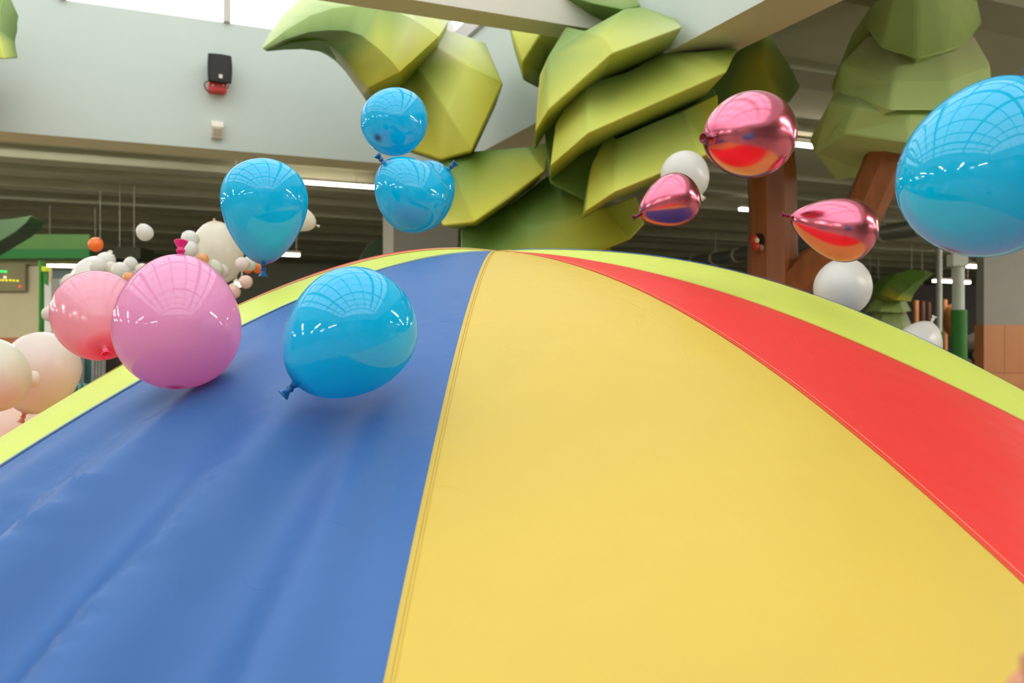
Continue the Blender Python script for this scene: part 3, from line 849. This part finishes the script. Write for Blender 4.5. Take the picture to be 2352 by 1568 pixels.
# ------------------------------------------------------------------ things on the back wall of the well
def wall_pt(u, v):                                       # point on the back wall plane b = 0
    d = P(u, v, 1.0) - Vector((0, 0, EYE))
    o_ = Vector((0, 0, EYE)) - CORNER
    t = -o_.dot(B) / d.dot(B)
    return Vector((0, 0, EYE)) + d * t
UPZ = Vector((0, 0, 1))
sp = wall_pt(501, 168)
spk = empty('loudspeaker', sp)
tag(spk, 'black wall loudspeaker on a red bracket, high on the pale wall', 'speaker')
def bulged(name, c, hw, hh, depth):
    """cabinet with bowed sides"""
    v, f, n = [], [], 8
    for k, dd in enumerate((0.0, depth * 0.8, depth)):
        s = (0.82, 1.0, 0.94)[k]
        ring = []
        for i in range(n): t = -1 + 2 * i / n; ring.append((t * 1.0, 1 + 0.05 * (1 - t * t)))
        for i in range(n): t = 1 - 2 * i / n; ring.append((1 + 0.07 * (1 - t * t), t))
        for i in range(n): t = 1 - 2 * i / n; ring.append((t, -1 - 0.05 * (1 - t * t)))
        for i in range(n): t = -1 + 2 * i / n; ring.append((-1 - 0.07 * (1 - t * t), t))
        for x, y in ring: v.append(c + A * (x * hw * s) + UPZ * (y * hh * s) - B * (dd + 0.02 * (1 - y * y) * (k > 0)))
    m_ = 4 * n
    for k in range(2):
        for i in range(m_): f.append((k*m_+i, k*m_+(i+1) % m_, (k+1)*m_+(i+1) % m_, (k+1)*m_+i))
    f.append(tuple(range(m_))); f.append(tuple(2 * m_ + i for i in range(m_)))
    return mesh(name, v, f, smooth=True, sharp=40)
obj('cabinet', bulged('cabinet', sp - B * 0.05, 0.102, 0.128, 0.13), M['black'], spk)
bd = wall_pt(502, 189) - B * 0.205
obj('badge', obox('badge', bd, A * 0.016, B * 0.003, UPZ * 0.017, 0.001), M['ivory'], spk)
bk = wall_pt(498, 207)
obj('bracket', obox('bracket', bk - B * 0.06, A * 0.078, B * 0.06, UPZ * 0.038, 0.006), M['red_box'], spk)
for du in (-12, 12):
    obj('screw', obox('screw', wall_pt(498 + du, 204) - B * 0.122, A * 0.007, B * 0.004, UPZ * 0.007, 0.002), M['ivory'], spk)
M['cable'] = plain('brown_cable', (110, 62, 46), 0.5)
obj('cable', tube_mesh('cable', [wall_pt(478, 190) - B * 0.06, wall_pt(470, 193) - B * 0.06, wall_pt(468, 200) - B * 0.055, wall_pt(472, 208) - B * 0.05, wall_pt(480, 214) - B * 0.04], [0.006] * 5, 8), M['cable'], spk)
obj('cable', tube_mesh('cable', [wall_pt(524, 198) - B * 0.05, wall_pt(523, 204) - B * 0.05, wall_pt(518, 208) - B * 0.045], [0.005] * 3, 8), M['cable'], spk)
dt = wall_pt(498, 300)
det = empty('motion_detector', dt)
tag(det, 'small ivory motion detector on the pale wall below the loudspeaker', 'sensor')
v = []
for (z, d) in ((0.078, 0.0), (0.078, 0.05), (0.02, 0.09), (-0.075, 0.045), (-0.078, 0.0)):
    for s in (-1, 1): v.append(dt + A * (0.052 * s) + UPZ * z - B * d)
obj('housing', mesh('housing', v, [(0,1,3,2),(2,3,5,4),(4,5,7,6),(6,7,9,8),(0,2,4,6,8),(1,3,5,7,9),(8,9,1,0)]), M['ivory'], det)
obj('lens', obox('lens', dt - UPZ * 0.025 - B * 0.072, A * 0.036, (B * 0.6 + UPZ * 0.4) * 0.008, (UPZ * 0.9 - B * 0.42) * 0.035, 0.003), plain('sensor_lens', (200, 186, 168), 0.35), det)

# ------------------------------------------------------------------ strip lights
def strip(label, u0, v0, u1, v1, Z, hw, top):
    p, q = on_z(u0, v0, Z), on_z(u1, v1, Z)
    # keep to the room's long direction
    L = (q - p).length
    c = (p + q) / 2
    r = empty('strip_light', c)
    tag(r, label, 'ceiling light', 'strip lights under the hall ceiling')
    obj('diffuser', obox('diffuser', c, A * L / 2, B * hw, UPZ * 0.02, 0.006), M['strip'], r)
    obj('housing', obox('housing', c + UPZ * 0.04, A * (L / 2 + 0.01), B * (hw + 0.006), UPZ * 0.02, 0.004), M['strip_case'], r)
    if top - Z > 0.1:
        for s in (-0.7, 0.7):
            obj('hanger', tube_mesh('hanger', [c + A * (L / 2 * s) + UPZ * 0.05, c + A * (L / 2 * s) + UPZ * (top - Z)], [0.006, 0.006], 6), M['strip_case'], r)
ZT = ZC + 0.01
strip('glowing strip light between the upright blue balloon and the blue twins', 560, 409, 862, 430, 3.64, 0.02, ZT)
strip('glowing strip light right of the largest mauve balloon', 1740, 322, 1926, 342, 3.72, 0.02, ZT)
strip('glowing strip light beside the green pole on the left', 92, 609, 240, 613, 2.75, 0.04, ZT)
strip('short strip light right of the foot of the upright blue balloon', 640, 584, 688, 586, 2.9, 0.03, ZT)
strip('strip light right of the pale column top', 2225, 611, 2259, 613, 2.7, 0.035, ZT)
strip('strip light left of the pale column', 2146, 645, 2192, 647, 2.7, 0.035, ZT)
strip('short strip light just right of the pale column', 2208, 648, 2224, 649, 2.7, 0.035, ZT)
strip('strip light above the distant brown poles', 2088, 667, 2124, 668, 2.7, 0.04, ZT)
strip('strip light behind the white balloon, nearest the far tree', 1996, 680, 2020, 681, 2.7, 0.04, ZT)
strip('tiny strip light left of the forked trunk', 1700, 480, 1724, 482, 3.6, 0.03, ZT)
strip('small light sliver at the right edge under the largest blue balloon', 2346, 548, 2380, 550, 3.0, 0.03, ZT)
strip('tiny bright light between the two pink small balloons', 542, 653, 556, 654, 2.2, 0.05, ZT)

# unseen lamps added under the rest of the ceiling to brighten the hall
lamp_n = 0
big = obox('diffuser', Vector(), A * 1.6, B * 0.09, UPZ * 0.02, 0.006); big.materials.append(M['hall_fill'])
case = obox('housing', Vector((0, 0, 0.06)), A * 1.62, B * 0.10, UPZ * 0.04, 0.004); case.materials.append(M['strip_case'])
SPOTS = [(a, b, 0) for a in (-17.0, -11.0, -5.0, 8.5, 14.0, 20.0) for b in (-14.6, -9.5, -5.0, 0.9, 6.5, 12.0)]
SPOTS += [(-7.5, 1.75, 1), (-4.0, 1.75, 1), (2.9, -9.0, 0)]      # more added fill, tucked behind the well bulkhead and near the camera
for a, b, tucked in SPOTS:
    if True:
        if WA0 - BW - 1.8 < a < BW + 1.8 and WB0 - BW - 0.2 < b < BW + 0.2: continue
        c = R(a, b, 3.70)
        if not tucked and any((c + A * s).y > 0.3 and abs((c + A * s).x / (c + A * s).y) < 0.63 for s in (-1.7, 0, 1.7)): continue
        lamp_n += 1
        r = empty('strip_light', c)
        tag(r, 'fill lamp added under the hall ceiling, out of view of the camera', 'ceiling light', 'added fill lamps beyond the picture')
        for nm, me in (('diffuser', big), ('housing', case)):
            o = bpy.data.objects.new(nm, me); COL.objects.link(o); o.parent = r
        for s in (-0.8, 0.8):
            obj('hanger', tube_mesh('hanger', [c + A * s + UPZ * 0.08, c + A * s + UPZ * 0.21], [0.006, 0.006], 6), M['strip_case'], r)

# ------------------------------------------------------------------ columns, ducts, far furniture on the right
colm = empty('column', P(2200, 784, 9.5)); colm.location.z = 0
tag(colm, 'round pale column with a green painted lower half on the right', 'column')
cxy = P(2200, 784, 9.5)
def vcyl(name, u, Y, r, z0, z1, mat, parent, n=20):
    c = P(u, 784, Y)
    return obj(name, tube_mesh(name, [(c.x, c.y, z0), (c.x, c.y, z1)], [r, r], n), mat, parent)
zc = P(2200, 712, 9.5).z
vcyl('shaft', 2201, 9.5, 0.062, zc, ZC - 0.02, M['grey_pole'], colm)
vcyl('green_sleeve', 2203, 9.5, 0.082, 0, zc, M['green_pole'], colm)
obj('bracket', obox('bracket', P(2199, 598, 9.45), Vector((0.085, 0, 0)), Vector((0, 0.07, 0)), Vector((0, 0, 0.065)), 0.01), M['grey_pole'], colm)
col2 = empty('column', P(2157, 784, 17)); col2.location.z = 0
tag(col2, 'thinner distant column with a green foot, left of the near column', 'column')
vcyl('shaft', 2157, 17, 0.055, P(2157, 762, 17).z, ZC - 0.02, M['grey_pole'], col2)
vcyl('green_sleeve', 2157, 17, 0.07, 0, P(2157, 762, 17).z, M['green_pole'], col2)

M['duct'] = plain('dull_duct_metal', (150, 152, 146), 0.4, metal=0.7)
d0, d1 = on_z(1575, 604, 3.2), on_z(2180, 512, 3.2)
dct = empty('air_duct', (d0 + d1) / 2)
tag(dct, 'round grey air duct under the ceiling behind the forked trunk', 'duct')
obj('pipe', tube_mesh('pipe', [d0, d1], [0.13, 0.13], 16), M['duct'], dct)
for i in range(9):
    c = d0 + (d1 - d0) * (0.05 + 0.11 * i); dd = (d1 - d0).normalized() * 0.03
    obj('pipe_band', tube_mesh('pipe_band', [c - dd, c + dd], [0.14, 0.14], 16), M['strip_case'], dct)
for i in (1, 4, 7):
    c = d0 + (d1 - d0) * (0.05 + 0.11 * i)
    obj('hanger', tube_mesh('hanger', [c + UPZ * 0.12, Vector((c.x, c.y, ZC - 0.02))], [0.01, 0.01], 6), M['duct'], dct)
# grey partition and wood-fronted counter at the right edge
M['partition'] = plain('grey_partition', (158, 158, 150), 0.75)
M['oak'] = wood_mat('oak_panel', (176, 112, 66), (204, 142, 92), (5, 5, 0.8))
def face_box(name, u0, u1, Y, z0, z1, T, mat, parent=None):
    p, q = P(u0, 784, Y), P(u1, 784, Y)
    v = []
    for z in (z0, z1):
        v += [Vector((p.x, Y, z)), Vector((q.x, Y, z)), Vector((q.x, Y + T, z)), Vector((p.x, Y + T, z))]
    return obj(name, mesh(name, v, [(0,1,2,3),(4,5,6,7),(0,1,5,4),(1,2,6,5),(2,3,7,6),(3,0,4,7)]), mat, parent)
struct(face_box('wall_partition', 2260, 2700, 12.2, P(0, 746, 12.2).z, ZC, 0.2, M['partition']))
ct = empty('counter', P(2400, 784, 12.0)); ct.location.z = 0
tag(ct, 'oak fronted counter under the grey partition at the right edge', 'counter')
zt = P(0, 746, 11.95).z
for i in range(7):
    face_box('plank', 2260 + i * 48, 2260 + i * 48 + 47, 11.95, 0.25, zt, 0.25, M['oak'], ct)
face_box('base', 2262, 2600, 12.0, 0.0, 0.25, 0.2, M['black'], ct)
lg = empty('bench', P(2320, 784, 11.3)); lg.location.z = 0
tag(lg, 'low oak bench standing in front of the counter', 'bench')
face_box('seat', 2255, 2420, 11.2, P(0, 882, 11.2).z, P(0, 858, 11.2).z, 0.4, M['oak'], lg)
for u in (2262, 2408):
    face_box('leg', u, u + 8, 11.25, 0.0, P(0, 882, 11.2).z, 0.3, M['oak'], lg)
# dark room beyond with poles and pale padded stones
M['dark'] = plain('dark_recess', (34, 28, 26), 0.9)
struct(face_box('wall_dark', 2085, 2262, 19.0, 0.0, P(0, 655, 19.0).z, 0.2, M['dark']))
M['pole_t'] = plain('tan_pole', (206, 140, 88), 0.6); M['pole_b'] = plain('brown_pole', (112, 74, 54), 0.6)
for lab, u, w, v0, m_ in (('thick tan pole in front of the dark recess', 2104, 0.055, 690, 'pole_t'), ('brown pole next to the thick tan one', 2120, 0.04, 692, 'pole_b'),
                          ('brown pole above the sinking white balloon', 2134, 0.035, 694, 'pole_b'), ('tan pole between the two columns', 2171, 0.045, 688, 'pole_t')):
    c = P(u, 784, 18.0)
    o = obj('pole', tube_mesh('pole', [(c.x, c.y, 0), (c.x, c.y, 1.0), (c.x, c.y, P(u, v0, 18.0).z)], [w * 1.1, w, w * 0.9], 10), M[m_])
    tag(o, lab, 'pole', 'poles in front of the dark recess')
M['orangebrown'] = plain('amber_foam', (150, 96, 40), 0.6)
tag(blob('cushion', P(2185, 735, 17.4), 0.16, 0.16, 0.32, M['orangebrown'], empty('dummy')), 'amber padded shape just left of the green column', 'cushion')
bpy.data.objects['cushion'].parent = None
bpy.data.objects.remove(bpy.data.objects['dummy'])
M['stone'] = plain('pale_padded_stone', (196, 188, 188), 0.7)
M['stone2'] = plain('sand_padded_stone', (176, 164, 132), 0.7)
def stone(lab, u, v, Y, rx, rz, mat, seed):
    bm = bmesh.new(); bmesh.ops.create_icosphere(bm, subdivisions=3, radius=1)
    for w_ in bm.verts:
        w_.co *= 1 + 0.16 * noise.noise(w_.co * 1.1 + Vector((seed, 0, 0)))
        w_.co.x *= rx; w_.co.y *= rx; w_.co.z *= rz
    me = bpy.data.meshes.new('stone'); bm.to_mesh(me); bm.free(); me.shade_smooth()
    o = obj('padded_stone', me, mat); o.location = P(u, v, Y)
    tag(o, lab, 'stone', 'padded stones beside the counter')
stone('pale rounded padded stone right of the green column, topmost', 2240, 786, 13.9, 0.16, 0.15, M['stone'], 1)
stone('pale padded stone in the middle of the pile right of the green column', 2249, 815, 13.55, 0.10, 0.08, M['stone'], 5)
stone('sand padded stone at the lower right of the pile', 2252, 837, 13.3, 0.10, 0.09, M['stone2'], 9)
stone('grey padded stone low against the green column', 2224, 838, 13.24, 0.06, 0.10, M['stone'], 13)

pl = empty('plinth', P(2240, 784, 13.6)); pl.location.z = 0
tag(pl, 'dark stepped plinth under the padded stones beside the counter', 'plinth')
for y0, y1, z in ((13.1, 13.45, P(0, 851, 13.3).z), (13.45, 13.74, P(2249, 815, 13.55).z - 0.085), (13.74, 14.2, P(2240, 786, 13.9).z - 0.15)):
    face_box('step', 2214, 2262, y0, 0.0, z, y1 - y0, M['dark'], pl)

# ------------------------------------------------------------------ left background
gp = empty('pole', P(97, 784, 9.0)); gp.location.z = 0
tag(gp, 'green upright pole at the left behind the balloons', 'pole')
c = P(95, 784, 9.0)
obj('shaft', tube_mesh('shaft', [(c.x, c.y, 0), (c.x, c.y, P(95, 598, 9.0).z)], [0.032, 0.026], 12), M['green_pole'], gp)
M['lime_paint'] = plain('lime_plastic', (196, 220, 30), 0.4)
lm = P(105, 618, 8.95)
obj('lime_cap', obox('lime_cap', lm, Vector((0.03, 0, 0)), Vector((0, 0.03, 0)), Vector((0, 0, 0.026)), 0.006), M['lime_paint'], gp)
obj('flag', mesh('flag', [P(99, 624, 8.95), P(112, 624, 8.95), P(112, 657, 8.95), P(99, 650, 8.95), P(99, 624, 8.99), P(112, 624, 8.99), P(112, 657, 8.99), P(99, 650, 8.99)],
    [(0,1,2,3),(4,5,6,7),(0,1,5,4),(1,2,6,5),(2,3,7,6),(3,0,4,7)]), M['green_pole'], gp)
# beige partition with a brown skirting, green fascia above, its top board painted as reflected green light
M['beige'] = plain('beige_partition', (176, 170, 138), 0.8); M['brownp'] = plain('brown_skirting', (160, 96, 60), 0.6)
struct(face_box('wall_beige', -400, 92, 13.0, P(0, 775, 13.0).z, P(0, 600, 13.0).z, 0.2, M['beige']))
struct(face_box('baseboard_beige', -400, 92, 12.96, 0.0, P(0, 775, 13.0).z, 0.22, M['brownp']))
M['reflect_green'] = plain('green_reflection', (98, 146, 78), 0.7); M['fascia2'] = plain('deep_green_fascia', (34, 118, 52), 0.7); M['fascia3'] = plain('olive_fascia', (132, 132, 92), 0.7)
fa = empty('fascia', P(100, 560, 12.6))
tag(fa, 'green stepped fascia under the ceiling at the left, top board standing for green reflection', 'fascia')
for nm, v0, v1, dy, m_ in (('reflection_board', 538, 572, 0.0, 'reflect_green'), ('middle_board', 572, 593, -0.12, 'fascia2'), ('lower_board', 593, 606, 0.1, 'fascia3')):
    Yf = 12.8 + dy
    face_box(nm, -500, 205, Yf, P(0, v1, Yf).z, P(0, v0, Yf).z, 0.08, M[m_], fa)
# light panel: rows of small coloured lamps on a dark board
lp = empty('lamp_board', P(10, 640, 12.7))
tag(lp, 'row of small green and yellow indicator lamps at the left edge', 'indicator lamps')
face_box('board', -260, 58, 12.9, P(0, 668, 12.9).z, P(0, 606, 12.9).z, 0.06, plain('olive_board', (120, 116, 84), 0.7), lp)
LED = {'g': emit('led_green', (40, 255, 120), 1.4), 'y': emit('led_yellow', (230, 220, 60), 0.9), 'w': emit('led_pale', (255, 225, 205), 1.5), 'r': emit('led_red', (255, 80, 50), 0.9)}
for u, v, k in ((4, 623, 'g'), (12.5, 623.5, 'g'), (11.5, 636.5, 'w'), (-1, 643, 'y'), (7, 643, 'y'), (15.5, 643.5, 'y'), (24, 643.5, 'y'), (32, 644, 'y'), (40.5, 644.5, 'y'), (46, 657.5, 'r')):
    c = P(u, v, 12.88)
    o = obj('lamp', obox('lamp', c, Vector((0.014, 0, 0)), Vector((0, 0.014, 0)), Vector((0, 0, 0.013)), 0.006), LED[k], lp)
# pale hanging strips (curtain) right of the pole
M['strip_w'] = plain('pale_curtain', (206, 208, 204), 0.6); M['strip_g'] = plain('grey_curtain', (140, 142, 136), 0.6); M['strip_t'] = plain('tan_curtain', (196, 174, 142), 0.6)
cu = empty('curtain', P(150, 600, 11.0))
tag(cu, 'pale and grey hanging strip curtain between the green pole and the salmon balloon', 'curtain')
for i, (u0, u1, vt, m_) in enumerate(((100, 118, 648, 'strip_w'), (112, 118, 614, 'strip_t'), (118, 134, 640, 'strip_g'), (134, 148, 640, 'strip_w'), (148, 170, 650, 'strip_g'), (170, 190, 650, 'strip_w'), (190, 210, 650, 'strip_g'))):
    face_box('strip', u0, u1 - 0.5, 11.0 + 0.05 * (i % 2), 0.0, P(0, vt, 11.0).z, 0.03, M[m_], cu)
M['slate'] = plain('slate_panel', (96, 112, 108), 0.7)
struct(face_box('wall_slate', 118, 330, 13.2, 0, P(0, 618, 13.2).z, 0.15, M['slate']))
M['darkbox'] = plain('dark_olive_box', (44, 46, 26), 0.7)
bx = P(290, 580, 13.0)
pj = empty('projector_box', bx)
tag(pj, 'dark boxy unit hanging under the ceiling above the garland', 'ceiling unit')
face_box('body', 260, 322, 13.0, P(0, 594, 13).z, P(0, 567, 13).z, 0.5, M['darkbox'], pj)
face_box('side_body', 207, 258, 13.05, P(0, 596, 13).z, P(0, 573, 13).z, 0.4, M['darkbox'], pj)
for u in (230, 275, 308):
    c = P(u, 570, 13.2); obj('hanger', tube_mesh('hanger', [(c.x, c.y, c.z - 0.03), (c.x, c.y, ZC + 0.01)], [0.004] * 2, 6), M['strip_case'], pj)
# teal cloth and dark post seen between the balloons
M['teal'] = plain('teal_cloth', (94, 150, 142), 0.8, var=0.25, scale=9); M['greycl'] = plain('grey_cloth', (142, 142, 138), 0.8, var=0.2, scale=9)
cl = empty('draped_cloth', P(205, 784, 6.4)); cl.location.z = 0
tag(cl, 'teal and grey draped cloth seen below the salmon balloon', 'cloth')
def drape(name, u0, u1, v0, v1, Y, mat):
    v, f = [], []
    nx, ny = 28, 10
    for j in range(ny + 1):
        for i in range(nx + 1):
            u = u0 + (u1 - u0) * i / nx
            p = P(u, v0, Y + 0.035 * math.sin(i * 0.9 + 0.25 * j))
            p.z = p.z + (P(0, v1, Y).z - P(0, v0, Y).z) * j / ny
            v.append(p)
    for j in range(ny):
        for i in range(nx):
            k = j * (nx + 1) + i
            f.append((k, k + 1, k + nx + 2, k + nx + 1))
    o = obj(name, mesh(name, v, f, smooth=True), mat, cl)
    s = o.modifiers.new('thick', 'SOLIDIFY'); s.thickness = 0.01
    return o
drape('cloth_fold', 168, 192, 812, 960, 6.4, M['greycl'])
drape('cloth_fold', 190, 214, 805, 960, 6.5, M['teal'])
drape('cloth_fold', 210, 240, 815, 960, 6.4, M['greycl'])
drape('cloth_fold', 150, 200, 880, 990, 6.3, M['teal'])
for u in (152, 243):
    c = P(u, 806, 6.5); obj('stand', tube_mesh('stand', [(c.x, c.y, 0), c], [0.015, 0.015], 8), M['dark'], cl)
obj('rail', tube_mesh('rail', [P(150, 806, 6.5), P(245, 806, 6.5)], [0.015, 0.015], 8), M['dark'], cl)
M['espresso'] = plain('espresso_wood', (58, 40, 28), 0.7)
o = face_box('post', 241, 288, 6.6, 0.0, P(0, 770, 6.6).z, 0.15, M['espresso'])
tag(o, 'dark brown square post between the salmon and orchid balloons', 'post')

# ------------------------------------------------------------------ hand at the lower right corner
person = empty('person', P(2430, 1660, 0.56))
tag(person, 'hand reaching in at the lower right corner, only fingertips showing', 'person')
def skin_chain(name, chains, mat, parent, sub=2):
    vs, es, rad = [], [], []
    for ch in chains:
        base = None
        for (p, r, *ref) in ch:
            if ref: idx = ref[0]
            else:
                idx = len(vs); vs.append(Vector(p)); rad.append(r)
            if base is not None: es.append((base, idx))
            base = idx
    me = bpy.data.meshes.new(name); me.from_pydata([tuple(v) for v in vs], es, [])
    o = obj(name, me, mat, parent)
    sk = o.modifiers.new('skin', 'SKIN'); sk.use_smooth_shade = True
    for i, r in enumerate(rad):
        d = me.skin_vertices[0].data[i]; d.radius = (r, r); d.use_root = (i == 0)
    su = o.modifiers.new('sub', 'SUBSURF'); su.levels = sub; su.render_levels = sub
    return o
def H(u, v, dy=0.0): return P(u, v, 0.56 + dy)
palm, wrist = H(2440, 1640), H(2520, 1760, 0.01)
arm = [(palm, 0.030), (H(2478, 1700, 0.005), 0.027), (wrist, 0.024), (H(2640, 1960, 0.0), 0.031), (H(2800, 2240, -0.04), 0.038)]
thumb = [(None, 0, 1), (H(2425, 1612, -0.025), 0.0135), (H(2392, 1556, -0.028), 0.0105), (H(2372, 1512, -0.024), 0.0092), (H(2368, 1494, -0.022), 0.0075)]
fing = []
for k in range(4):
    dv, dy = k * 62, 0.004 * k
    l = (0.94, 1.0, 0.95, 0.82)[k]
    fing.append([(None, 0, 0), (H(2402 + 6 * k, 1590 + dv, 0.012 + dy), 0.0125), (H(2402 - 62 * l, 1582 + dv, 0.008 + dy), 0.0102), (H(2402 - 66 * l, 1600 + dv, -0.016 + dy), 0.0092), (H(2402 - 30 * l, 1612 + dv, -0.026 + dy), 0.0082)])
skin_chain('hand', [arm, thumb] + fing, M['skin'], person)
obj('sleeve', tube_mesh('sleeve', [H(2615, 1925), H(2640, 1965), H(2800, 2240, -0.04), H(2900, 2420, -0.08)], [0.044, 0.046, 0.056, 0.062], 16), M['sleeve'], person)
